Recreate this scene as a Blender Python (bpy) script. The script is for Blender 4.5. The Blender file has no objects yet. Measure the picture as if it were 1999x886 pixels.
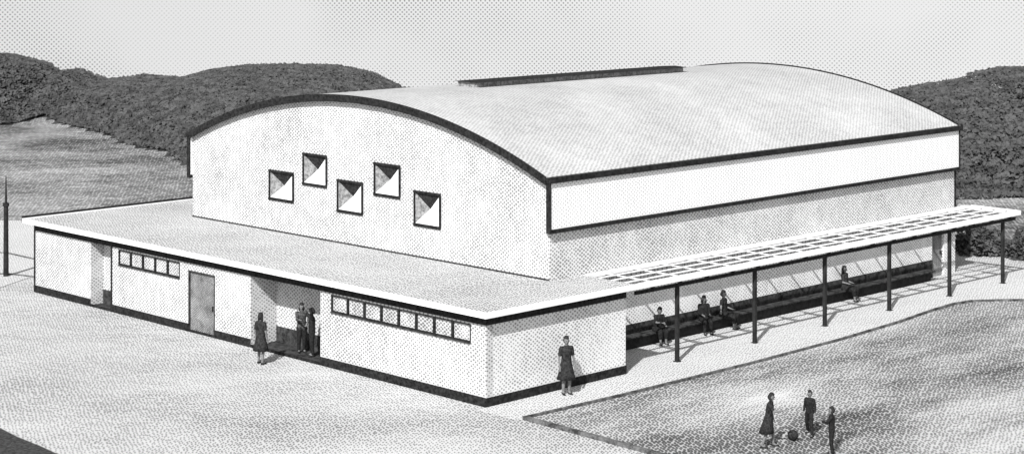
import bpy, bmesh, math, random
from mathutils import Vector, Matrix, noise
random.seed(7)
scene = bpy.context.scene
COL = scene.collection
R = math.radians
PI = math.pi

# ------------------------------------------------------------------ frame
# site frame: origin at the near ground corner of the building,
# s runs along the entrance front, t along the pergola side, z up
CX, CY = -0.82, 60.6
AX = (-0.7009, 0.7133)
BX = (0.7133, 0.7009)
ROT = math.atan2(-0.7133, 0.7009)
SUN_AZ, SUN_EL = 18.0, 41.0          # light travels 12 deg right of straight ahead

def W(s, t, z=0.0):
    return Vector((CX + s*AX[0] + t*BX[0], CY + s*AX[1] + t*BX[1], z))

def tag(o, label=None, cat=None, group=None, kind=None):
    if label: o['label'] = label
    if cat: o['category'] = cat
    if group: o['group'] = group
    if kind: o['kind'] = kind
    return o

def empty(name, loc, rz=0.0):
    o = bpy.data.objects.new(name, None)
    o.empty_display_size = 0.3
    COL.objects.link(o)
    o.location = loc
    o.rotation_euler = (0, 0, rz)
    return o

def link(name, me, mat, parent=None):
    o = bpy.data.objects.new(name, me)
    COL.objects.link(o)
    if mat: me.materials.append(mat)
    if parent: o.parent = parent
    return o

class MB:
    """collects shapes in site coordinates (s,t,z) -> local (-s,t,z)"""
    def __init__(self): self.v = []; self.f = []
    def add(self, vs, fs, raw=False):
        n = len(self.v)
        self.v += [tuple(p) if raw else (-p[0], p[1], p[2]) for p in vs]
        self.f += [tuple(i+n for i in f) for f in fs]
        return self
    def box(self, s0, s1, t0, t1, z0, z1):
        vs = [(s, t, z) for z in (z0, z1) for t in (t0, t1) for s in (s0, s1)]
        fs = [(0,2,3,1),(4,5,7,6),(0,1,5,4),(2,6,7,3),(0,4,6,2),(1,3,7,5)]
        return self.add(vs, fs)
    def quad(self, *p): return self.add(p, [tuple(range(len(p)))])
    def tube(self, p, q, r0, r1, n=10, raw=True):
        p, q = Vector(p), Vector(q); d = (q-p).normalized()
        u = d.orthogonal().normalized(); w = d.cross(u)
        vs = []
        for c, r in ((p, r0), (q, r1)):
            for i in range(n):
                an = 2*PI*i/n
                vs.append(c + u*math.cos(an)*r + w*math.sin(an)*r)
        fs = [(i, (i+1) % n, n+(i+1) % n, n+i) for i in range(n)]
        fs += [tuple(range(n)), tuple(range(n, 2*n))]
        return self.add(vs, fs, raw)
    def build(self, name, mat, parent=None, bevel=0.0, smooth=False):
        me = bpy.data.meshes.new(name)
        me.from_pydata(self.v, [], self.f)
        bm = bmesh.new(); bm.from_mesh(me)
        bmesh.ops.recalc_face_normals(bm, faces=bm.faces)
        if bevel:
            bmesh.ops.bevel(bm, geom=bm.edges[:], offset=bevel, segments=1, affect='EDGES')
        if smooth:
            for f in bm.faces: f.smooth = True
        bm.to_mesh(me); bm.free()
        return link(name, me, mat, parent)

# ------------------------------------------------------------------ materials
def N(nt, typ, **kw):
    n = nt.nodes.new(typ)
    for k, v in kw.items(): setattr(n, k, v)
    return n

def M2(nt, op, a, b=None, c=None, clamp=False):
    n = nt.nodes.new('ShaderNodeMath'); n.operation = op; n.use_clamp = clamp
    for i, x in enumerate((a, b, c)):
        if x is None: continue
        if isinstance(x, (int, float)): n.inputs[i].default_value = x
        else: nt.links.new(x, n.inputs[i])
    return n.outputs[0]

def ink_material(name, cov, ink=0.02, paper=0.55, dots=None, amp=0.10, amp_scale=0.35, fine=0.10,
                 fine_scale=2.5, flat=False, pitch=0.078, stretch=1.0, soft=0.16, stretch_noise=1.0, world=False, jitter=None):
    """pale rendered surface printed with a fine dot stipple; cov = share of ink"""
    if jitter is None: jitter = 0.5 if flat else 0.22
    m = bpy.data.materials.new(name); m.use_nodes = True
    nt = m.node_tree; L = nt.links
    bs = nt.nodes['Principled BSDF']
    bs.inputs['Roughness'].default_value = 0.9
    bs.inputs['Specular IOR Level'].default_value = 0.08
    tc = N(nt, 'ShaderNodeTexCoord')
    src = N(nt, 'ShaderNodeNewGeometry').outputs['Position'] if world else tc.outputs['Object']
    sp = N(nt, 'ShaderNodeSeparateXYZ'); L.new(src, sp.inputs[0])
    x, y, z = sp.outputs
    if flat: u, v = x, M2(nt, 'DIVIDE', y, stretch)
    else:    u, v = M2(nt, 'MULTIPLY', M2(nt, 'SUBTRACT', y, x), 0.72), z
    # tiny wobble so that the stipple never becomes a ruled grid
    nw = N(nt, 'ShaderNodeTexNoise'); nw.inputs['Scale'].default_value = 1.3; nw.inputs['Detail'].default_value = 1
    L.new(src, nw.inputs['Vector'])
    wob = M2(nt, 'MULTIPLY', M2(nt, 'SUBTRACT', nw.outputs['Fac'], 0.5), 0.10)
    u = M2(nt, 'ADD', u, wob)
    cell = pitch*(1.1 if world else 1.3)
    cv = N(nt, 'ShaderNodeCombineXYZ')
    nt.links.new(M2(nt, 'DIVIDE', M2(nt, 'ADD', u, v), cell*1.414), cv.inputs[0])
    nt.links.new(M2(nt, 'DIVIDE', M2(nt, 'SUBTRACT', u, v), cell*1.414), cv.inputs[1])
    vo = N(nt, 'ShaderNodeTexVoronoi'); vo.voronoi_dimensions = '2D'; vo.feature = 'F1'
    vo.inputs['Scale'].default_value = 1.0; vo.inputs['Randomness'].default_value = jitter
    L.new(cv.outputs[0], vo.inputs['Vector'])
    D = vo.outputs['Distance']
    mp = N(nt, 'ShaderNodeMapping'); mp.vector_type = 'TEXTURE'
    mp.inputs['Scale'].default_value = (stretch_noise, 1, 1) if name in ('grey_lawn', 'pale_ground') else (1, stretch_noise, 1) if name != 'meadow_grass' else (stretch_noise, 1, 1)
    if name == 'grey_lawn': mp.inputs['Rotation'].default_value = (0, 0, R(44.5))
    L.new(src, mp.inputs[0])
    n1 = N(nt, 'ShaderNodeTexNoise'); n1.inputs['Scale'].default_value = amp_scale; n1.inputs['Detail'].default_value = 4
    n1.inputs['Roughness'].default_value = 0.6
    n2 = N(nt, 'ShaderNodeTexNoise'); n2.inputs['Scale'].default_value = fine_scale; n2.inputs['Detail'].default_value = 3
    n2.inputs['Roughness'].default_value = 0.75
    L.new(mp.outputs[0], n1.inputs['Vector']); L.new(mp.outputs[0], n2.inputs['Vector'])
    c = M2(nt, 'MULTIPLY_ADD', M2(nt, 'SUBTRACT', n1.outputs['Fac'], 0.5), amp*4, cov)
    c = M2(nt, 'MULTIPLY_ADD', M2(nt, 'SUBTRACT', n2.outputs['Fac'], 0.5), fine*4, c)
    c = M2(nt, 'MAXIMUM', c, 0.04)
    e = M2(nt, 'SUBTRACT', M2(nt, 'SQRT', M2(nt, 'DIVIDE', c, PI)), D)
    inkf = M2(nt, 'MULTIPLY_ADD', e, 1.0/soft, 0.5, clamp=True)
    if dots is None: dots = 0.52 if flat else 0.62
    # the stipple sits on a soft brushed wash of the same tone
    wash = M2(nt, 'MULTIPLY', M2(nt, 'MINIMUM', c, 0.95), 1.0-dots)
    inkf = M2(nt, 'MULTIPLY_ADD', inkf, dots, wash)
    mx = N(nt, 'ShaderNodeMix'); mx.data_type = 'RGBA'
    L.new(inkf, mx.inputs['Factor'])
    mx.inputs['A'].default_value = (paper, paper, paper, 1)
    mx.inputs['B'].default_value = (ink, ink, ink, 1)
    L.new(mx.outputs['Result'], bs.inputs['Base Color'])
    return m

def plain(name, a, b, scale=6.0, rough=0.85):
    m = bpy.data.materials.new(name); m.use_nodes = True
    nt = m.node_tree
    bs = nt.nodes['Principled BSDF']; bs.inputs['Roughness'].default_value = rough
    bs.inputs['Specular IOR Level'].default_value = 0.1
    tc = N(nt, 'ShaderNodeTexCoord'); n = N(nt, 'ShaderNodeTexNoise')
    n.inputs['Scale'].default_value = scale; n.inputs['Detail'].default_value = 4; n.inputs['Roughness'].default_value = 0.8
    nt.links.new(tc.outputs['Object'], n.inputs['Vector'])
    r = N(nt, 'ShaderNodeMapRange'); r.inputs['From Min'].default_value = 0.38; r.inputs['From Max'].default_value = 0.62
    nt.links.new(n.outputs['Fac'], r.inputs['Value'])
    mx = N(nt, 'ShaderNodeMix'); mx.data_type = 'RGBA'
    nt.links.new(r.outputs[0], mx.inputs['Factor'])
    mx.inputs['A'].default_value = (a, a, a, 1); mx.inputs['B'].default_value = (b, b, b, 1)
    nt.links.new(mx.outputs['Result'], bs.inputs['Base Color'])
    return m

M = {}
M['wall']   = ink_material('white_wall', 0.25, amp=0.13, fine=0.13)
M['sidewall'] = ink_material('grey_rendered_wall', 0.33, paper=0.70, amp=0.12, fine=0.12)
M['panel']  = ink_material('white_panel', 0.12, paper=0.80, amp=0.03, fine=0.03)
M['vault']  = ink_material('vault_roofing', 0.31, amp=0.12, amp_scale=0.25, fine=0.10, flat=True, stretch=1.5, pitch=0.085, jitter=.25, dots=.35)
M['flat']   = ink_material('flat_roofing', 0.33, amp=0.10, amp_scale=0.3, fine=0.06, flat=True, stretch=3.2, world=True)
M['wall_brightened'] = ink_material('white_wall_brightened', 0.20, paper=0.70, amp=0.12, fine=0.12)  # same white wall paint, lightened for walls the sun only grazes
M['white']  = plain('white_paint', 0.70, 0.80, 2)
M['ink']    = plain('black_trim_and_shade', 0.004, 0.03, 8)
M['ink_s']  = plain('black_paint', 0.012, 0.03, 4)
M['dark_shade']   = plain('dark_trim_and_shade', 0.010, 0.06, 4)  # dark trim colour, also the painted shade strip under the pergola
M['door']   = ink_material('grey_door', 0.74, amp=0.16, amp_scale=1.2, fine=0.12, pitch=0.05, dots=.3)
M['pane']   = ink_material('grey_glass', 0.36, amp=0.28, amp_scale=1.1, fine=0.10, pitch=0.07)
M['pyr']    = plain('white_reveal', 0.72, 0.82, 3)
M['shade_top'] = plain('painted_shade_dark', 0.008, 0.04, 9)  # shade of the recess top, put into the colour
M['shade_side'] = plain('painted_shade_grey', 0.10, 0.32, 7)  # half shade of the recess side, put into the colour
M['ground'] = ink_material('pale_ground', 0.33, amp=0.20, amp_scale=0.16, fine=0.10, flat=True, stretch=3.0, world=True, fine_scale=1.6, stretch_noise=1.8)
M['paving'] = ink_material('white_paving', 0.22, paper=0.55, amp=0.05, amp_scale=0.3, fine=0.05, flat=True, stretch=3.0, world=True)
M['lawn']   = ink_material('grey_lawn', 0.60, amp=0.50, amp_scale=0.22, fine=0.12, flat=True, stretch=3.0, world=True, fine_scale=1.2, stretch_noise=2.6)
M['meadow'] = ink_material('meadow_grass', 0.74, amp=0.34, amp_scale=0.12, dots=.3, fine=0.16, flat=True, stretch=7.0, world=True, pitch=0.13, fine_scale=0.8, stretch_noise=1.3)
M['road']   = plain('asphalt', 0.015, 0.07, 9)
M['kerb']   = plain('dark_kerb', 0.03, 0.16, 3)
M['wood']   = plain('forest_soil', 0.02, 0.06, 3)
M['leaf']   = plain('forest_leaves', 0.03, 0.085, 0.8)
M['bush']   = plain('shrub_leaves', 0.02, 0.09, 2.5)
M['stem']   = plain('bark', 0.03, 0.06, 8)
M['vent']   = plain('grey_louvres', 0.10, 0.32, 8)
M['skin']   = plain('skin', 0.12, 0.18, 12, 0.6)
M['hair']   = plain('dark_hair', 0.012, 0.03, 30)
M['cloth_a'] = plain('black_cloth', 0.006, 0.025, 14)
M['cloth_b'] = plain('charcoal_cloth', 0.008, 0.04, 14)
M['cloth_c'] = plain('mixed_grey_cloth', 0.01, 0.09, 14)
M['dot']    = plain('eye_dark', 0.01, 0.012, 3)

# ------------------------------------------------------------------ terrain
def sm(a, b, x):
    if b < a: return 1-sm(b, a, x)
    x = max(0.0, min(1.0, (x-a)/(b-a))); return x*x*(3-2*x)
def interp(pts, x):
    if x <= pts[0][0]: return pts[0][1]
    for (x0, y0), (x1, y1) in zip(pts, pts[1:]):
        if x <= x1: return y0 + (y1-y0)*(x-x0)/(x1-x0)
    return pts[-1][1]
FF, HH, HZ = 3696.0, 15.0, -120.0
SKYL = [(-400,110),(0,100),(70,118),(105,142),(135,130),(160,142),(190,153),(260,143),(340,151),(400,134),(470,124),(560,122),(650,126),(720,142),(770,166),(805,188),(850,212),(900,240)]
FOOT = [(-400,150),(0,151),(90,155),(171,147),(235,139),(270,136),(316,133),(361,126),(420,116),(900,112)]
SKYR = [(1640,240),(1700,214),(1760,186),(1830,168),(1920,156),(1945,140),(1999,128),(2300,110)]
def left_crest(x):
    u = 1000 + x/165*FF; return 15 - (interp(SKYL, u) - HZ)/FF*165
def right_crest(x):
    u = 1000 + x/140*FF; return 15 - (interp(SKYR, u) - HZ)/FF*140
def foot_l(x, y):
    return interp(FOOT, 1000 + x/max(y, 100)*FF)
TREE_H = 1.9
def terrain(x, y):
    z = 0.0
    if y > 172: z -= (y-172)**1.25*0.28
    if x < 0:
        c = max(left_crest(x) - TREE_H, 0)
        if y <= 165: z += c*sm(foot_l(x, y)-3, 165, y)
        else: z += c*(1-sm(165, 200, y))
        z += 0.12*noise.noise(Vector((x*.08, y*.08, 0)))*sm(105, 130, y)
    if x > 18:
        c = max(right_crest(x) - TREE_H, 0)
        if y <= 140: z += c*sm(104, 140, y)
        else: z += c*(1-sm(140, 175, y))
    return z

def sheet(name, x0, x1, y0, y1, step, mat, keep=None, dz=0.0, bumps=0):
    nx = int((x1-x0)/step); ny = int((y1-y0)/step)
    vs = [(x0+i*step, y0+j*step, terrain(x0+i*step, y0+j*step)+dz) for j in range(ny+1) for i in range(nx+1)]
    fs = []
    for j in range(ny):
        for i in range(nx):
            cx, cy = x0+(i+.5)*step, y0+(j+.5)*step
            if keep and not keep(cx, cy): continue
            a = j*(nx+1)+i
            fs.append((a, a+1, a+nx+2, a+nx+1))
    me = bpy.data.meshes.new(name); me.from_pydata(vs, [], fs)
    bm = bmesh.new(); bm.from_mesh(me)
    bmesh.ops.delete(bm, geom=[v for v in bm.verts if not v.link_faces], context='VERTS')
    for f in bm.faces: f.smooth = True
    bm.to_mesh(me); bm.free()
    o = link(name, me, mat); tag(o, kind='structure'); return o

sheet('ground', -180, 180, -20, 260, 1.0, M['ground'])
def edge_n(x, y): return 1.2*noise.noise(Vector((x*.15, y*.15, 3)))
sheet('meadow', -110, -6, 94, 168, 1.0, M['meadow'], keep=lambda x, y: y > 99 + edge_n(x, y) + (x+24)*0.15, dz=0.012)
sheet('meadow', 17, 110, 90, 112, 1.0, M['meadow'], keep=lambda x, y: y > 92 + edge_n(x, y)*1.5, dz=0.012)
sheet('wooded_hill', -110, -4, 110, 200, 1.0, M['wood'], keep=lambda x, y: y > foot_l(x, y) + edge_n(x, y), dz=0.03)
sheet('wooded_hill', 19, 110, 104, 178, 1.0, M['wood'], keep=lambda x, y: y > 109 + edge_n(x, y) + 30*sm(30, 20, x) and x > 22 + 3*edge_n(y, x), dz=0.03)

def flat_poly(name, pts, z, mat, kind='structure'):
    me = bpy.data.meshes.new(name)
    bm = bmesh.new()
    bm.faces.new([bm.verts.new((p[0], p[1], z)) for p in pts])
    bmesh.ops.triangulate(bm, faces=bm.faces[:])
    bmesh.ops.recalc_face_normals(bm, faces=bm.faces[:])
    for f in bm.faces:
        if f.normal.z < 0: f.normal_flip()
    bm.to_mesh(me); bm.free()
    return tag(link(name, me, mat), kind=kind)

w2 = lambda s, t: tuple(W(s, t))[:2]
KL = [w2(-1.95,-.2), w2(-2.12,4), w2(-2.18,11), w2(-2.05,16.3), w2(-1.75,20.5), w2(-1.35,23.6), w2(-1.25,25.2), (18.9,78.0), (20.4,78.2), (40,78.4)]
KD = [w2(-1.95,-.2), (2.0,57.35), (3.8,55.4), (12.0,46.3), (20, 37.5)]
lawn_pts = KL + [(90,78.4), (90,25), (31,25), (20,37.5), (12.0,46.3), (3.8,55.4), (2.0,57.35)]
flat_poly('lawn', lawn_pts, 0.035, M['lawn'])
flat_poly('pavement', [w2(-.02,-.5), w2(0,6.5), w2(2.88,6.6), w2(2.88,31.3), w2(1.2,36.5), (24.5,85.2), (60,86), (60,78.4), (40,78.4)] + KL[::-1][1:] + [w2(-1.9,-.5)], 0.012, M['paving'])
# kerb round the lawn, a real low step
def kerb(name, line, w, h, mat):
    mb = MB(); n = len(line)
    for i in range(n-1):
        p, q = Vector(line[i]), Vector(line[i+1]); d = (q-p).normalized(); nn = Vector((-d.y, d.x))*w/2
        e = d*w*.3
        p = p-e; q = q+e
        z0 = -0.02
        hz = h + 0.0007*i
        vs = [(*(p-nn), z0), (*(q-nn), z0), (*(q+nn), z0), (*(p+nn), z0), (*(p-nn), hz), (*(q-nn), hz), (*(q+nn), hz), (*(p+nn), hz)]
        mb.add(vs, [(0,3,2,1),(4,5,6,7),(0,1,5,4),(1,2,6,5),(2,3,7,6),(3,0,4,7)], raw=True)
    return tag(mb.build(name, mat), kind='structure')
kerb('kerb', KL, 0.10, 0.11, M['kerb'])
kerb('kerb', KD, 0.14, 0.115, M['kerb'])
# road in the near left corner
flat_poly('road', [(-15.95,58.35),(-14.9,57.0),(-13.9,55.9),(-12.9,54.7),(-10,51.5),(-2,43),(-30,30),(-60,50),(-60,104),(-40,83)][:6]+[(-20,30),(-60,30),(-60,78),(-24,64.5)], 0.02, M['road'])
# pale path that passes behind the left end of the building
flat_poly('path', [(-22.2,80.6),(-24.5,81.6),(-60,84),(-60,102),(-22,100.5),(-19.6,90)], 0.02, M['paving'])
kerb('kerb', [(-60,94.5),(-28,91.3),(-24.0,90.1),(-21.9,88.0),(-20.9,85.0)], 0.10, 0.06, M['kerb'])
kerb('kerb', [(-60,83.3),(-24.5,83.8),(-22.6,84.6),(-20.8,83.6)], 0.10, 0.06, M['kerb'])

# ------------------------------------------------------------------ forest (leaf masses)
def leaf_cloud(name, pts, size, mat, parent=None, rnd=random, lift=1.6):
    vs, fs = [], []
    for p, sz in pts:
        n = Vector((rnd.gauss(0, 1), rnd.gauss(0, 1)-lift*.8, rnd.gauss(0, 1)+.5+lift)).normalized()
        u = n.orthogonal().normalized(); w = n.cross(u)
        an = rnd.random()*PI; u, w = u*math.cos(an)+w*math.sin(an), w*math.cos(an)-u*math.sin(an)
        k = len(vs); a = sz*size*rnd.uniform(.6, 1.2); b = a*rnd.uniform(.5, .9)
        vs += [p-u*a, p-w*b+n*.1*a, p+u*a, p+w*b+n*.1*a]
        fs.append((k, k+1, k+2, k+3))
    me = bpy.data.meshes.new(name); me.from_pydata([tuple(v) for v in vs], [], fs)
    return link(name, me, mat, parent)

def wood_points(n, xr, yr, inside, crest_y):
    out = []
    while len(out) < n:
        x = random.uniform(*xr); y = random.uniform(*yr)
        if not inside(x, y): continue
        g = terrain(x, y)
        # treetops: rounded crowns about 5 m across
        cr = 0.5 + 0.5*noise.noise(Vector((x*.16, y*.11, 5.0)))
        h = TREE_H*(0.70 + 0.25*cr + 0.05*random.random())
        ed = min(1, max(0, (y - (foot_l(x, y) if x < 0 else 109))/7)); h *= .15+.85*ed
        z = g + h*(1 - random.random()**2.0*0.5)
        out.append((Vector((x, y, z)), 1.0))
    return out
fl = leaf_cloud('forest', wood_points(170000, (-64, -5), (108, 170), lambda x, y: y > foot_l(x, y)+edge_n(x, y) and x < -5 and (x < -8-(y-165)*.2 or left_crest(x) > 2.2), 165), 0.17, M['leaf'])
tag(fl, kind='stuff')
fr = leaf_cloud('forest', wood_points(70000, (20, 56), (108, 148), lambda x, y: y > 109+edge_n(x, y), 140), 0.17, M['leaf'])
tag(fr, kind='stuff')

# shrubs at the far right, beyond the end of the pergola
def shrub(x, y, rx, ry, h, label, seed):
    rnd = random.Random(seed)
    r = empty('shrub', (x, y, 0))
    tag(r, label, 'shrub', 'dark shrubs beyond the far end of the pergola')
    pts = []
    for i in range(1500):
        while True:
            p = Vector((rnd.uniform(-1, 1), rnd.uniform(-1, 1), rnd.uniform(0, 1)))
            rr = p.length
            if 0.45 < rr < 0.88 + 0.22*noise.noise(p*2.6 + Vector((seed, 0, 0))): break
        pts.append((Vector((p.x*rx, p.y*ry, 0.06+p.z*h)), 1))
    leaf_cloud('foliage', pts, 0.14, M['bush'], r, rnd)
    mb = MB()
    for i in range(6):
        a = i*PI/3+rnd.random()
        mb.tube((0.08*math.cos(a), 0.08*math.sin(a), -.03), (rx*.5*math.cos(a), ry*.5*math.sin(a), h*.75), .035, .012, 6)
    mb.build('stem', M['stem'], r)
shrub(22.4, 90.2, 1.5, 1.4, 1.45, 'low dark shrub nearest the end wall of the building', 3)
shrub(24.7, 88.8, 1.8, 1.4, 1.60, 'broad dark shrub in line with the last pergola post', 4)
shrub(27.4, 87.8, 1.6, 1.4, 1.4, 'dark shrub at the right edge, farthest from the building', 5)

# ------------------------------------------------------------------ building
B = empty('sports_hall', (CX, CY, 0), ROT)
tag(B, 'large white vaulted hall with black trim rising out of a flat-roofed low block', 'building')
HS0, HS1, HT0, HT1 = 2.3, 23.7, 5.25, 31.0      # hall footprint
EZ, RISE = 6.55, 2.2
RZ = 3.10                                      # top of the low flat roof
mid = (HS0+HS1)/2; half = (HS1-HS0)/2
Rr = (half*half + RISE*RISE)/(2*RISE); zc = EZ + RISE - Rr
def arch(s, off=0.0): return zc + math.sqrt(max((Rr+off)**2 - (s-mid)**2, 0))
NS = 48
ss = [HS0 + (HS1-HS0)*i/NS for i in range(NS+1)]

# gable walls; the front one has five square openings for the splayed windows
WIN = [(19.05,5.70),(17.08,6.37),(14.75,5.56),(12.43,6.26),(10.30,5.42)]
WIN = []
def ont(u, v, t):
    k = (u-1000)/FF
    s = (k*(CY+t*BX[1])-CX-t*BX[0])/(AX[0]-k*AX[1]); y = CY+s*AX[1]+t*BX[1]
    return s, HH-(v-HZ)*y/FF
for (x0, y0, x1, y1) in ((526,334,574,392),(592,301,639,363),(659,353,709,416),(731,320,782,384),(809,375,861,443)):
    sa, za = ont(x0, (y0+y1)/2, HT0); sb, zb = ont(x1, (y0+y1)/2, HT0)
    cu = (x0+x1)/2
    zt = ont(cu, y0+1, HT0)[1]; zl = ont(cu, y1-1, HT0)[1]
    WIN.append(((sa+sb)/2, (zt+zl)/2, abs(sa-sb)/2-0.06, (zt-zl)/2-0.06))
def gable(t, nrm, holes):
    bm = bmesh.new()
    cuts_s = sorted(set(ss + [round(w[0]+k*w[2], 4) for w in holes for k in (-1, 1)]))
    cuts_z = [2.98, 4.9] + sorted([w[1]+k*w[3] for w in holes for k in (-1, 1)])
    zmax = max(cuts_z)
    vs, fs = [], []
    mb = MB()
    th = 0.25*nrm
    for a, b in zip(cuts_s, cuts_s[1:]):
        m = (a+b)/2
        top_a, top_b = arch(a)-0.02, arch(b)-0.02
        segs = [2.98]
        hs = sorted([(w[1]-w[3], w[1]+w[3]) for w in holes if abs(m-w[0]) < w[2]])
        z = 2.98
        for h0, h1 in hs:
            mb.quad((a, t, z), (b, t, z), (b, t, h0), (a, t, h0)); z = h1
        mb.quad((a, t, z), (b, t, z), (b, t, top_b), (a, t, top_a))
    return mb
gable(HT0, -1, WIN).build('gable_wall', M['wall'], B)
gable(HT1, 1, []).build('gable_wall', M['wall'], B)
# lower side walls of the hall
MB().box(HS0, HS0+.25, HT0+.003, HT1-.003, 2.98, EZ-.05).build('side_wall', M['sidewall'], B)
MB().box(HS1-.25, HS1, HT0+.003, HT1-.003, 2.98, EZ-.05).build('side_wall', M['sidewall'], B)
# white clerestory boxes that project along both eaves, black edge below and at the ends
for sgn, sb in ((-1, HS0), (1, HS1)):
    o = .14*sgn
    s_in, s_out = sb, sb+o
    lo, hi = min(s_in, s_out), max(s_in, s_out)
    p = MB().box(lo, hi, HT0-.12, HT1+.02, 4.88, EZ-.06).build('clerestory_band', M['panel'], B)
    lo2, hi2 = min(s_in-.002*sgn, s_out+.05*sgn), max(s_in-.002*sgn, s_out+.05*sgn)
    MB().box(lo2, hi2, HT0-.18, HT1+.08, 4.74, 4.88).build('sill_trim', M['ink'], p)
    for tt in (HT0-.18, HT1+.02):
        MB().box(lo2, hi2, tt, tt+.06, 4.882, EZ-.06).build('end_trim', M['ink'], p)
MB().box(HS0-.02, HS0-.002, HT1-.13, HT1-.003, 3.12, 4.738).build('corner_trim', M['ink'], B)
# vaulted roof shell
mb = MB(); ov = 0.10
n = NS+1
for tt in (HT0-.16, HT1+.16):
    mb.v += [(-s, tt, arch(s, .0)+0.02) for s in ss] + [(-s, tt, arch(s, .0)+.15) for s in ss]
mb.f += [(i, i+1, 2*n+i+1, 2*n+i) for i in range(NS)]
mb.f += [(n+i, 3*n+i, 3*n+i+1, n+i+1) for i in range(NS)]
mb.f += [(i, n+i, n+i+1, i+1) for i in range(NS)] + [(2*n+i, 2*n+i+1, 3*n+i+1, 3*n+i) for i in range(NS)]
mb.f += [(0, 2*n, 3*n, n), (NS, n+NS, 3*n+NS, 2*n+NS)]
roof = mb.build('roof', M['vault'], B, smooth=False)
for f in roof.data.polygons: f.use_smooth = True
roof.data.set_sharp_from_angle(angle=R(30))
# eaves fascia and verge (arched) trims
for s0, s1 in ((HS0-.24, HS0-.003), (HS1+.003, HS1+.24)):
    MB().box(s0, s1, HT0-.21, HT1+.21, EZ-.057, EZ+.13).build('eaves_fascia', M['ink'], B)
def verge(t0, t1, w, top=.165):
    mb = MB(); m = 0
    rnd = random.Random(5)
    for s in ss:
        ww = w*(1+.12*noise.noise(Vector((s*1.3, 2, 1))))
        zb, zt = arch(s)-ww*.55, arch(s)+top
        mb.v += [(-s, t0, zb), (-s, t1, zb), (-s, t1, zt), (-s, t0, zt)]
    for i in range(NS):
        a = 4*i; b = a+4
        mb.f += [(a, b, b+1, a+1), (a+1, b+1, b+2, a+2), (a+2, b+2, b+3, a+3), (a+3, b+3, b, a)]
    mb.f += [(0, 1, 2, 3), (4*NS, 4*NS+3, 4*NS+2, 4*NS+1)]
    return mb
verge(HT0-.225, HT0-.163, .22).build('arched_verge', M['ink'], B)
verge(HT1+.163, HT1+.225, .10, .21).build('arched_verge', M['ink'], B)
# ridge ventilator
RV0, RV1 = HT0+6.0, HT0+19.2
v = empty  # (no helper objects)
zt = EZ+RISE+.15
mb = MB()
mb.box(mid-.55, mid+.55, RV0+.1, RV1-.1, zt-.12, zt+.20)
rv = mb.build('ridge_ventilator', M['vent'], B)
mb = MB()
mb.add([(mid-.75, RV0, zt+.202), (mid+.75, RV0, zt+.202), (mid, RV0, zt+.25), (mid-.75, RV1, zt+.202), (mid+.75, RV1, zt+.202), (mid, RV1, zt+.25)],
       [(0,1,2),(3,5,4),(0,3,4,1),(1,4,5,2),(2,5,3,0)])
mb.build('ventilator_cap', M['ink'], rv)

# splayed pyramid windows; top and left facets have their shade painted in
for (sc, zw, hs, hz) in WIN:
    d = 0.16
    ap = (sc, HT0+d, zw)
    c = [(sc+hs, HT0+.012, zw+hz), (sc-hs, HT0+.012, zw+hz), (sc-hs, HT0+.012, zw-hz), (sc+hs, HT0+.012, zw-hz)]
    mb = MB()
    for i in (1, 2): mb.quad(c[i], c[(i+1) % 4], ap)
    w = mb.build('splayed_window', M['pyr'], B)
    MB().quad(c[0], c[1], ap).build('upper_shade_facet', M['shade_top'], w)
    MB().quad(c[3], c[0], ap).build('side_shade_facet', M['shade_side'], w)
    fr = MB(); f = .07; t0, t1 = HT0-.05, HT0+.06
    fr.box(sc-hs-f, sc+hs+f, t0, t1, zw+hz, zw+hz+f*1.2)
    fr.box(sc-hs-f, sc+hs+f, t0, t1, zw-hz-f*1.5, zw-hz)
    fr.box(sc-hs-f*1.3, sc-hs, t0+.002, t1-.002, zw-hz, zw+hz)
    fr.box(sc+hs, sc+hs+f*.7, t0+.002, t1-.002, zw-hz, zw+hz)
    fr.build('frame', M['ink'], w)

# ---- low block
SW = 2.9
LS1 = 27.75; WT = 2.938       # wall top
P1 = (8.45, 12.52); P2 = (21.85, 23.35); PD = 1.2; PD2 = 0.6
DOOR = (14.8, 16.42, 2.30)
W1 = (17.03, 21.3, 1.96, 2.56); W2 = (0.72, 7.85, 1.96, 2.56)
TH = .3
def wallbox(s0, s1, z0=0., z1=WT): return (s0, s1, 0., TH, z0, z1)
def win_wall(fw, s0, s1, w):
    fw.box(s0, s1, 0, TH, -.05, w[2]); fw.box(s0, s1, 0, TH, w[3], WT)
    if w[0]-s0 > 1e-3: fw.box(s0, w[0], 0, TH, w[2], w[3])
    if s1-w[1] > 1e-3: fw.box(w[1], s1, 0, TH, w[2], w[3])
f1 = MB(); win_wall(f1, 0, P1[0], W2); f1.build('front_wall', M['wall'], B)
f2 = MB(); f2.box(P1[1], DOOR[0], 0, TH, -.05, WT)
f2.box(DOOR[0], DOOR[1], 0, TH, DOOR[2], WT)
win_wall(f2, DOOR[1], P2[0], W1); f2.build('front_wall', M['wall'], B)
MB().box(P2[1], LS1, 0, TH, -.05, WT).build('front_wall', M['wall'], B)
for (p0, p1), pd in ((P1, PD), (P2, PD2)):
    mb = MB()
    mb.box(p1, p1+.2, TH, pd, -.05, WT); mb.box(p0-.2, p0, TH, pd, -.05, WT)
    mb.box(p0-.2, p1+.2, pd, pd+.2, -.05, WT)
    po = mb.build('porch_recess', M['wall'], B)
    MB().box(p0+.002, p1-.002, .0, pd-.002, .0, .06).build('porch_floor', M['dark_shade'], po)
    MB().box(p0+.004, p1-.004, pd-.03, pd-.002, .062, .62).build('porch_dado', M['dark_shade'], po)
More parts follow.
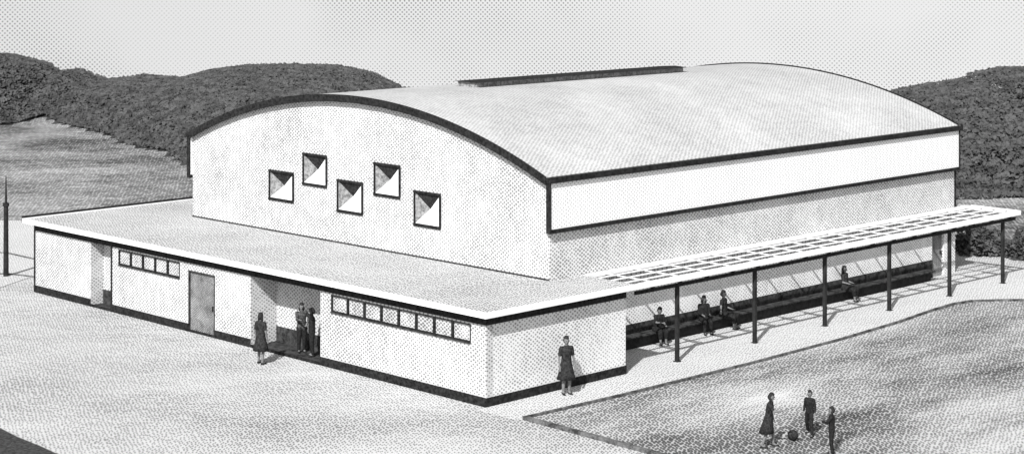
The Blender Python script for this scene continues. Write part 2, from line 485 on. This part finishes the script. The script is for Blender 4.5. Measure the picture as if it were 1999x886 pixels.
# the remaining outer walls
MB().box(0, TH, TH+.002, 6.64, -.05, WT).build('end_wall', M['wall_brightened'], B)
MB().box(TH, SW, 6.40, 6.64, -.05, WT).build('return_wall', M['wall'], B)
MB().box(LS1-TH, LS1, TH+.002, 31.3, -.05, WT).build('end_wall', M['wall'], B)
MB().box(SW+.3, LS1, 31.0, 31.3, -.05, WT).build('rear_wall', M['wall'], B)
cw = MB()
cw.box(SW, SW+.3, 6.642, 30.05, -.05, WT); cw.box(SW, SW+.3, 30.05, 31.0, 2.2, WT); cw.box(SW, SW+.3, 31.0, 31.9, -.05, WT)
cw = cw.build('pergola_side_wall', M['wall_brightened'], B)
MB().box(SW-.03, SW-.002, 6.646, 30.04, .0, .80).build('dark_shade', M['dark_shade'], cw)  # painted strip standing for the roof shadow along the wall foot
dd = MB().box(SW+.12, SW+.18, 30.06, 30.99, .01, 2.19).build('door', M['door'], B)
MB().box(SW+.02, SW+.12, 30.82, 30.86, .95, 1.1).build('handle', M['ink_s'], dd)
# black plinth along the outer walls, standing proud
pl = MB(); ph = .30; pp = .03
for a, b in ((0, P1[0]), (P1[1], DOOR[0]), (DOOR[1], P2[0]), (P2[1], LS1)):
    pl.box(a-(pp if a == 0 else 0), b+(pp if b == LS1 else 0), -pp, -.002, -.04, ph)
pl.box(-pp, -.002, -.001, 6.66, -.04, ph)
pl.box(LS1+.002, LS1+pp, 0.0, 31.3, -.04, ph)
for (p0, p1) in (P1, P2): pl.box(p0, p1, -pp, -.002, -.04, .11)
pl.box(DOOR[0], DOOR[1], -pp, -.002, -.04, .10)
pl.build('plinth', M['ink'], B)
# black strip painting in the soffit shadow under the eaves
fz = MB()
fz.box(-.022, LS1+.022, -.022, -.003, 2.62, 2.925)
fz.box(-.022, -.003, -.002, 6.66, 2.62, 2.925)
fz.build('soffit_shade_strip', M['ink'], B)
# black jamb of the left porch and the dark outer corner at the left end
MB().box(P2[0]-.10, P2[0]-.002, -.024, -.004, .302, 2.618).build('corner_trim', M['ink'], B)
MB().box(LS1-.08, LS1+.024, -.026, -.004, .302, 2.618).build('corner_trim', M['ink'], B)
# flat roof with white fascia
fr_ = MB()
OV = .38
fr_.box(HS0-.002+0, LS1+OV-.06, -OV+.06, HT0+.3, 2.94, RZ-.02)
fr_.box(-OV+.06, HS0-.002, -OV+.06, 6.9, 2.94, RZ-.02)
fr_.box(HS1-.3, LS1+OV-.06, HT0+.3, 31.6, 2.94, RZ-.02)
fr_.box(HS0-.002, HS1-.3, HT0+.3, HT1+.2, 2.60, 2.94)
fr_.box(HS0-.002, 3.3, HT1+.2, 32.0, 2.94, RZ-.02)
fr_.build('flat_roof', M['flat'], B)
fa = MB()
fa.box(-OV, LS1+OV, -OV, -OV+.06, 2.93, RZ+.02)
fa.box(-OV, -OV+.06, -OV+.06, 6.9, 2.93, RZ+.02)
fa.box(LS1+OV-.06, LS1+OV, -OV+.06, 31.6, 2.93, RZ+.02)
fa.build('fascia', M['white'], B)
MB().box(LS1+OV+.002, LS1+OV+.04, -OV, 31.6, 2.95, RZ+.11).build('gutter', M['ink_s'], B)
MB().box(-OV+.062, LS1+OV-.062, -OV+.062, -OV+.09, 2.9295, RZ-.0).build('roof_edge_line', M['dark_shade'], B)
MB().box(HS0+.01, HS1-.01, HT0-.03, HT0-.003, RZ-.018, RZ+.035).build('flashing', M['dark_shade'], B)

# door of the front
d = MB().box(DOOR[0]+.01, DOOR[1]-.01, .06, .12, .02, DOOR[2]-.01)
do = d.build('door', M['door'], B)
f = MB()
f.box(DOOR[0]-.05, DOOR[0]+.008, -.012, .14, .01, DOOR[2]+.04); f.box(DOOR[1]-.008, DOOR[1]+.05, -.012, .14, .01, DOOR[2]+.04)
f.box(DOOR[0]+.008, DOOR[1]-.008, -.012, .14, DOOR[2]-.01, DOOR[2]+.04)
f.build('frame', M['dark_shade'], do)
MB().box(DOOR[0]+.12, DOOR[0]+.15, .0, .058, .95, 1.15).build('handle', M['ink_s'], do)

# high strip windows, each light a window of its own
def strip(w, n):
    L = (w[1]-w[0])/n
    for i in range(n):
        a, b = w[0]+i*L, w[0]+(i+1)*L
        f = MB(); k = .045
        f.box(a+.002, a+k, -.012, .12, w[2]+.001, w[3]-.001); f.box(b-k, b-.002, -.012, .12, w[2]+.001, w[3]-.001)
        f.box(a+k, b-k, -.010, .12, w[2]+.001, w[2]+k); f.box(a+k, b-k, -.010, .12, w[3]-k, w[3]-.001)
        fo = f.build('window', M['ink'], B)
        MB().box(a+k-.003, b-k+.003, .05, .07, w[2]+k-.003, w[3]-k+.003).build('pane', M['pane'], fo)
        MB().box(a+.01, b-.01, -.05, -.013, w[2]-.035, w[2]-.001).build('sill', M['dark_shade'], fo)
strip(W2, 8); strip(W1, 5)

# ------------------------------------------------------------------ pergola
PG = empty('pergola', W(0, 6.9, 0), ROT)
tag(PG, 'long open white lattice pergola on slim black posts along the right side of the hall', 'pergola')
PB = MB  # site coords relative to pergola origin
o0 = 6.9
def pbox(mb, s0, s1, t0, t1, z0, z1): mb.box(s0, s1, t0-o0, t1-o0, z0, z1)
PE = 31.95
mb = MB(); pbox(mb, -OV, -OV+.10, 6.902, PE, 2.93, RZ+.02); mb.build('edge_beam', M['white'], PG)
for i, s in enumerate((.22, .84, 1.46)):
    mb = MB(); pbox(mb, s, s+.10, 6.902, PE-.1, 3.06, 3.085+.001*i); mb.build('lattice_beam', M['white'], PG)
mb = MB(); pbox(mb, 2.06, 2.26, 6.902, PE-.1, 2.98, 3.10); mb.build('wall_beam', M['white'], PG)
mb = MB(); pbox(mb, -OV+.10, 2.06, PE-.1, PE, 2.93, RZ+.02); mb.build('end_beam', M['white'], PG)
tt = 7.8; k = 0
while tt < PE-.4:
    mb = MB(); pbox(mb, -OV+.10, 2.06, tt, tt+.10, 3.04, 3.058); mb.build('cross_beam', M['white'], PG)
    mb = MB(); pbox(mb, -OV+.12, .55, tt+.02, tt+.08, 2.82, 2.93); mb.build('rafter', M['ink'], PG)
    tt += 1.47; k += 1
for s in (-.20,):
    mb = MB(); pbox(mb, s, s+.09, 6.95, PE-.12, 2.70, 2.818); mb.build('purlin', M['ink'], PG)
post_mesh = None
for t in (9.34, 13.75, 18.1, 22.45, 26.85, 31.05):
    if post_mesh is None:
        mb = MB(); mb.box(-.065, .065, -.065, .065, .0, 2.699); 
        po = mb.build('post', M['ink_s'], PG, bevel=.008); post_mesh = po.data
        mb = MB(); mb.box(-.11, .11, -.11, .11, 0.012, .035); bp = mb.build('base_plate', M['ink_s'], po, bevel=.004); bpm = bp.data
    else:
        po = bpy.data.objects.new('post', post_mesh); COL.objects.link(po); po.parent = PG
        bp = bpy.data.objects.new('base_plate', bpm); COL.objects.link(bp); bp.parent = po
    po.location = (.02, t-o0, 0)

# long dark bench against the wall under the pergola
BN = empty('bench', W(2.6, 18.5, 0), ROT)
tag(BN, 'very long dark bench against the white wall under the pergola', 'bench')
MB().box(-.24, .24, -11.3, 11.0, .40, .46).build('seat', M['dark_shade'], BN, bevel=.006)
MB().box(-.12, .22, -11.1, 10.8, .01, .399).build('base', M['ink_s'], BN)

# ------------------------------------------------------------------ pole at the left edge
pp_ = W(31.9, 1.0)
PO = empty('pole', (pp_.x, pp_.y, 0)); tag(PO, 'thin dark pole standing at the left edge beside the end of the low block', 'pole')
MB().tube((0,0,-.1), (0,0,3.2), .12, .10, 10).build('shaft', M['ink_s'], PO)
MB().tube((0,0,3.2), (0,0,4.45), .06, .02, 8).build('spike', M['ink_s'], PO)
MB().tube((0,0,3.12), (0,0,3.26), .15, .13, 10).build('collar', M['ink_s'], PO)

# ------------------------------------------------------------------ people
def skin_mesh(name, chains, root=0, sub=1, voxel=.013):
    """limbs as tapered volumes along the joints, fused into one continuous skin"""
    vs, fs = [], []
    def ball(c, r, n=12, m=7):
        k = len(vs)
        vs.append(c+Vector((0, 0, r))); 
        for a in range(1, m):
            for b in range(n):
                th, ph = PI*a/m, 2*PI*b/n
                vs.append(c+Vector((r*math.sin(th)*math.cos(ph), r*math.sin(th)*math.sin(ph), r*math.cos(th))))
        vs.append(c+Vector((0, 0, -r)))
        for b in range(n):
            b2 = (b+1) % n
            fs.append((k, k+1+b, k+1+b2))
            for a in range(m-2): fs.append((k+1+a*n+b, k+1+(a+1)*n+b, k+1+(a+1)*n+b2, k+1+a*n+b2))
            fs.append((k+1+(m-2)*n+b, k+1+(m-1)*n, k+1+(m-2)*n+b2))
    def cone(p, q, r0, r1, n=12):
        d = q-p
        if d.length < 1e-4: return
        d.normalize(); u = d.orthogonal().normalized(); w = d.cross(u); k = len(vs)
        for c, r in ((p, r0), (q, r1)):
            for b in range(n):
                an = 2*PI*b/n; vs.append(c+u*math.cos(an)*r+w*math.sin(an)*r)
        for b in range(n): b2 = (b+1) % n; fs.append((k+b, k+b2, k+n+b2, k+n+b))
        fs.append(tuple(reversed(range(k, k+n)))); fs.append(tuple(range(k+n, k+2*n)))
    for ch in chains:
        prev = None
        for p, r in ch:
            p = Vector(p); ball(p, r)
            if prev is not None: cone(prev[0], p, prev[1], r)
            prev = (p, r)
    me = bpy.data.meshes.new(name+'_cage'); me.from_pydata([tuple(v) for v in vs], [], fs)
    ob = bpy.data.objects.new(name+'_cage', me); COL.objects.link(ob)
    rm = ob.modifiers.new('remesh', 'REMESH'); rm.mode = 'VOXEL'; rm.voxel_size = voxel; rm.use_smooth_shade = True
    so_ = ob.modifiers.new('smooth', 'SMOOTH'); so_.factor = .5; so_.iterations = 2 if voxel < .01 else 4
    dg = bpy.context.evaluated_depsgraph_get(); dg.update()
    out = bpy.data.meshes.new_from_object(ob.evaluated_get(dg))
    out.name = name
    bpy.data.objects.remove(ob); bpy.data.meshes.remove(me)
    for p in out.polygons: p.use_smooth = True
    return out

def V(*a): return Vector(a)
def person(loc, face, H, label, group, pose='stand', arms=('down', 'down'), dress=False, cloth='cloth_a', legs_m='cloth_a', hair='short', lean=0.0, stride=0.0, seat_h=.47):
    k = H/1.70
    r = empty('person', loc, face); r.scale = (k, k, k)
    tag(r, label, 'person', group)
    sh = seat_h/k if pose == 'sit' else 0
    pz = .94 if pose == 'stand' else sh + .10
    hip = V(0, 0, pz)
    up = V(0, -math.sin(lean), math.cos(lean))
    ch = lambda d, x=0, y=0: hip + up*d + V(x, y, 0)
    chest = ch(.38); neck = ch(.55); hb = ch(.60); hd = ch(.69, 0, -.015); ht = ch(.755, 0, -.005)
    body = [[(hip+V(x, 0, 0), .105), (ch(.18, x*.8), .098), (ch(.38, x), .105), (ch(.46, x*.9), .07)] for x in (.055, -.055)]
    body += [[(ch(.44), .09), (neck, .054), (hb, .052), (ch(.64, 0, -.03), .062), (hd, .082), (ht, .080), (ch(.74, 0, .025), .078)],
            [(hd+V(0, -.07, .01), .018), (hd+V(0, -.098, -.014), .015)], [(ch(.62, 0, -.05), .035), (ch(.64, 0, -.06), .03)]]
    ends = {}
    arm_pts = []
    for i, sx in enumerate((1, -1)):
        shd = ch(.465, sx*.165)
        m = arms[i]
        if m == 'down':   el = shd+V(sx*.07, .02, -.27); wr = el+V(sx*.01, -.07, -.23)
        elif m == 'up':   el = shd+V(sx*.12, -.06, .20); wr = el+V(sx*-.02, -.06, .24)
        elif m == 'hip':  el = shd+V(sx*.16, .06, -.22); wr = el+V(-sx*.13, -.10, -.14)
        elif m == 'lap':  el = shd+V(sx*.04, -.02, -.27); wr = el+V(-sx*.06, -.22, -.04)
        elif m == 'fwd':  el = shd+V(sx*.03, -.16, -.20); wr = el+V(-sx*.04, -.22, .04)
        elif m == 'out':  el = shd+V(sx*.20, -.05, -.17); wr = el+V(sx*.18, -.08, -.10)
        arm_pts.append((shd, el, wr))
        d = (wr-el).normalized(); side = V(sx, 0, 0); side = (side - d*side.dot(d)).normalized(); nn = d.cross(side)
        palm = wr + d*.07
        body.append([(ch(.47), .06), (shd, .056), ((shd+el)/2, .046), (el, .038), ((el+wr)/2, .034), (wr, .025), (wr+d*.035, .026)])
        for q in (-.022, -.007, .007, .022): body.append([(wr+d*.02+side*q*.7, .017), (palm+side*q*1.1, .014)])
        for q, ln in enumerate((.075, .085, .08, .062)):
            off = side*((q-1.5)*.021)
            p1 = palm+off*.8+d*.03
            body.append([(palm+off*.6, .012), (p1, .0105), (p1+off*.2+d*ln*.55+nn*.008, .0095), (p1+off*.25+d*ln+nn*.024, .0085)])
        th = wr+d*.03
        body.append([(wr+d*.02, .018), (th-side*.034, .013), (th-side*.048+d*.045+nn*.01, .010)])
    leg_pts = []
    for i, sx in enumerate((1, -1)):
        hj = hip+V(sx*.09, 0, -.06)
        if pose == 'stand':
            st = stride*sx
            an = V(sx*(.10+abs(stride)*.15), -st*.30+.02, .085); kn = (hj+an)/2+V(0, -.03-abs(st)*.05, 0.01)
        else:
            kn = V(sx*.12, -.44, sh+.03); an = V(sx*.13, -.44+.03*sx, .085)
        toe = an+V(sx*.02, -.16, -.05)
        leg_pts.append((hj, kn, an, toe))
        body.append([(hip+V(sx*.05, 0, 0), .10), (hj, .09), ((hj+kn)/2, .076), (kn, .056), ((kn*2+an)/3, .058), (an, .038), (an+V(0, -.07, -.04), .036), (toe, .028)])
    bo = link('body', skin_mesh('body', body, 0, 1, .0085), M['skin'], r)
    # shoes
    for hj, kn, an, toe in leg_pts:
        link('shoe', skin_mesh('shoe', [[(an+V(0, .03, -.045), .042), (an+V(0, -.06, -.05), .042), (toe+V(0, -.0, .0), .034)]], 0, 1), M['ink_s'], r)
    # top with sleeves
    top = [[(ch(-.05, x), .125), (ch(.02, x), .122), (ch(.2, x*.8), .115), (ch(.38, x), .122), (ch(.455, x*.9), .085)] for x in (.055, -.055)]
    top.append([(ch(.42), .12), (ch(.49, 0, -.01), .085), (ch(.52), .068)])
    for shd, el, wr in arm_pts:
        sl = el*.35+shd*.65 if dress else el*.2+wr*.8
        top.append([(ch(.455), .08), (shd, .074), ((shd+el)/2, .062)] + ([(el, .052), (sl, .042)] if not dress else [(shd*.3+el*.7, .058)]))
    link('top', skin_mesh('top', top, 0, 1), M[cloth], r)
    if dress and pose == 'stand':
        mb = MB(); n = 20; prof = [(1.12, .135), (.98, .17), (.8, .215), (.62, .26), (.47, .30)]
        for z, rr in prof:
            for i in range(n):
                a = 2*PI*i/n; q = 1+.05*math.sin(a*5)*(1.15-z)
                mb.v.append((rr*q*math.cos(a), rr*.8*q*math.sin(a)-math.sin(lean)*(z-.94), z))
        for j in range(len(prof)-1):
            for i in range(n): mb.f.append((j*n+i, j*n+(i+1) % n, (j+1)*n+(i+1) % n, (j+1)*n+i))
        mb.f.append(tuple(range(n))); mb.f.append(tuple(range((len(prof)-1)*n, len(prof)*n)))
        mb.build('skirt', M[cloth], r, smooth=True)
    else:
        tr = []
        wide = 1.35 if dress else 1.0
        for sx_, (hj, kn, an, toe) in zip((1, -1), leg_pts):
            e = an if not dress else kn*.45+an*.55
            tr.append([(hip+V(sx_*.05, 0, 0), .115), (hj, .108*wide), ((hj+kn)/2, .095*wide), (kn, .078*wide), (e+V(0, 0, .02), .06*wide)])
        link('trousers' if not dress else 'skirt', skin_mesh('legs', tr, 0, 1), M[legs_m], r)
    # hair
    hh = [[(ht+V(0, .012, .014), .086), (hd+V(0, .038, .02), .088), (hd+V(0, .052, 0), .094), (hd+V(0, .045, -.03), .07)], [(ht+V(0, -.03, .02), .062), (ht+V(0, .0, .012), .082)]]
    if hair != 'short': hh += [[(hd+V(0, .05, -.03), .08), (hd+V(sx*.07, .03, -.03), .045), (hd+V(sx*.075, .03, -.11), .04)] for sx in (1, -1)]
    if hair == 'long': hh += [[(hd+V(0, .05, -.03), .075), (neck+V(0, .07, 0), .07), (ch(.43, 0, .11), .05)]]
    link('hair', skin_mesh('hair', hh, 0, 1), M['hair'], r)
    for sx in (1, -1):
        bm = bmesh.new(); bmesh.ops.create_uvsphere(bm, u_segments=8, v_segments=6, radius=.009)
        for v_ in bm.verts: v_.co = v_.co + hd + V(sx*.032, -.086, .012)
        me = bpy.data.meshes.new('eye'); bm.to_mesh(me); bm.free(); link('eye', me, M['dot'], r)
        bm = bmesh.new(); bmesh.ops.create_uvsphere(bm, u_segments=8, v_segments=6, radius=.024)
        for v_ in bm.verts: v_.co = V(v_.co.x*.45, v_.co.y*.8, v_.co.z*1.2) + hd + V(sx*.088, 0, -.01)
        me = bpy.data.meshes.new('ear'); bm.to_mesh(me); bm.free(); link('ear', me, M['skin'], r)
    mb = MB(); c = hd+V(0, -.088, -.052); mb.v = [tuple(c+V(a, b, e)) for a in (-.022, .022) for b in (-.004, .006) for e in (-.005, .005)]
    mb.f = [(0,1,3,2),(4,6,7,5),(0,4,5,1),(2,3,7,6),(0,2,6,4),(1,5,7,3)]
    mb.build('mouth', M['dot'], r)
    return r

FRONT = ROT            # local -Y faces the entrance-front side
def face_dir(dx, dy): return math.atan2(dx, -dy)     # rotation so that -Y points to (dx,dy)
g1 = 'people in front of the entrance porch'
person(W(10.05, -1.40, 0), face_dir(.5, .8), 1.74, 'person in a wide dark dress on the ground in front of the porch opening', g1, dress=True, cloth='cloth_b', hair='full', arms=('down', 'down'), stride=.2)
person(W(10.30, .62, .06), face_dir(.3, -1), 1.72, 'person with full hair and hand on hip standing inside the porch', g1, cloth='cloth_c', hair='full', arms=('hip', 'fwd'))
person(W(9.55, .50, .06), face_dir(-1, -.2), 1.66, 'slim person in black with a raised arm at the right side of the porch', g1, cloth='cloth_a', hair='short', arms=('up', 'down'))
person(W(-.62, 3.05, .012), face_dir(.35, -.9), 1.84, 'person in a dark knee-length coat standing alone by the white end wall', 'people around the hall', cloth='cloth_b', hair='short', arms=('down', 'down'), dress=True)
g2 = 'people sitting on the long bench under the pergola'
sf = face_dir(-AX[0], -AX[1])
person(W(2.52, 11.2, 0), sf-.35, 1.68, 'person leaning forward on the bench nearest the white end wall', g2, pose='sit', dress=True, cloth='cloth_a', hair='short', arms=('lap', 'fwd'), lean=.25)
person(W(2.52, 13.85, 0), sf-.5, 1.74, 'person in black, left one of the close pair on the bench', g2, pose='sit', cloth='cloth_a', hair='full', arms=('lap', 'lap'), lean=.06)
person(W(2.52, 15.05, 0), sf+.3, 1.80, 'right one of the close pair on the bench, one arm held out', g2, pose='sit', cloth='cloth_a', hair='short', arms=('lap', 'out'), dress=True)
person(W(2.52, 23.0, 0), sf+.2, 1.76, 'person sitting alone on the far part of the bench', g2, pose='sit', cloth='cloth_b', hair='long', arms=('lap', 'lap'), dress=True, lean=-.05)
g3 = 'children playing with a ball on the lawn'
person((7.55, 55.75, .035), face_dir(.9, -.3), 1.55, 'tallest child, leftmost on the lawn, bending a little towards the ball', g3, cloth='cloth_b', hair='full', arms=('down', 'fwd'), lean=.14, stride=.5, dress=True)
person((8.98, 57.1, .035), face_dir(-.6, -.8), 1.30, 'middle child on the lawn with legs set wide apart', g3, cloth='cloth_a', hair='short', arms=('down', 'down'), stride=.9)
person((9.28, 54.95, .035), face_dir(-1, .2), 1.34, 'child nearest the bottom edge on the lawn, right of the ball', g3, cloth='cloth_a', hair='full', arms=('fwd', 'hip'))
bm = bmesh.new(); bmesh.ops.create_icosphere(bm, subdivisions=3, radius=.16)
for f in bm.faces: f.smooth = True
me = bpy.data.meshes.new('ball'); bm.to_mesh(me); bm.free()
bl = link('ball', me, M['cloth_b']); bl.location = (8.38, 56.5, .035+.16)
tag(bl, 'dark round ball lying on the lawn between the children', 'ball')

# ------------------------------------------------------------------ light
w = bpy.data.worlds.new('World'); scene.world = w; w.use_nodes = True
nt = w.node_tree; L = nt.links
bg = nt.nodes['Background']; bg.inputs['Strength'].default_value = 0.132
tc = N(nt, 'ShaderNodeTexCoord'); sp = N(nt, 'ShaderNodeSeparateXYZ'); L.new(tc.outputs['Generated'], sp.inputs[0])
cb = N(nt, 'ShaderNodeCombineXYZ'); L.new(sp.outputs[0], cb.inputs[0]); L.new(sp.outputs[1], cb.inputs[1])
L.new(M2(nt, 'MAXIMUM', sp.outputs[2], 0.10), cb.inputs[2])
sky = N(nt, 'ShaderNodeTexSky'); sky.sky_type = 'NISHITA'; sky.sun_disc = False
sky.sun_elevation = R(SUN_EL); sky.sun_rotation = R(180+SUN_AZ)
sky.dust_density = 2.0
L.new(cb.outputs[0], sky.inputs['Vector'])
bw = N(nt, 'ShaderNodeRGBToBW'); L.new(sky.outputs[0], bw.inputs[0])
# thin overcast with a fine printed stipple, laid out by direction
nz = N(nt, 'ShaderNodeTexNoise'); nz.inputs['Scale'].default_value = 7; nz.inputs['Detail'].default_value = 5
L.new(tc.outputs['Generated'], nz.inputs['Vector'])
cov = M2(nt, 'MULTIPLY_ADD', M2(nt, 'SUBTRACT', nz.outputs['Fac'], 0.5), 1.0, 0.13)
cov = M2(nt, 'MAXIMUM', cov, 0.09)
k = PI/0.00118
P = M2(nt, 'MULTIPLY', M2(nt, 'COSINE', M2(nt, 'MULTIPLY', sp.outputs[0], k)), M2(nt, 'COSINE', M2(nt, 'MULTIPLY', sp.outputs[2], k)))
P = M2(nt, 'MULTIPLY_ADD', P, .5, .5)
e = M2(nt, 'SUBTRACT', P, M2(nt, 'SUBTRACT', 1.0, cov))
inkf = M2(nt, 'MULTIPLY_ADD', e, 1/.2, 0.5, clamp=True)
fac = M2(nt, 'SUBTRACT', 1.0, M2(nt, 'MULTIPLY', inkf, 0.72))
mul = M2(nt, 'MULTIPLY', bw.outputs[0], fac)
L.new(mul, bg.inputs['Color'])

sl = bpy.data.lights.new('sun', 'SUN'); sl.energy = 5.0; sl.angle = R(.6)
so = bpy.data.objects.new('sun', sl); COL.objects.link(so)
az, el = R(SUN_AZ), R(SUN_EL)
dirv = Vector((math.sin(az)*math.cos(el), math.cos(az)*math.cos(el), -math.sin(el)))
so.rotation_euler = dirv.to_track_quat('-Z', 'Y').to_euler()

# ------------------------------------------------------------------ camera
cd = bpy.data.cameras.new('camera'); co = bpy.data.objects.new('camera', cd); COL.objects.link(co)
cd.sensor_width = 36; cd.lens = 36*FF/1999
co.location = (0, 0, HH); co.rotation_euler = (R(90), 0, 0)
cd.shift_y = -(443+120)/1999.0
cd.clip_start = .5; cd.clip_end = 2000
scene.camera = co
scene.view_settings.view_transform = 'Standard'; scene.view_settings.look = 'None'
scene.view_settings.exposure = 0.37; scene.view_settings.gamma = 1
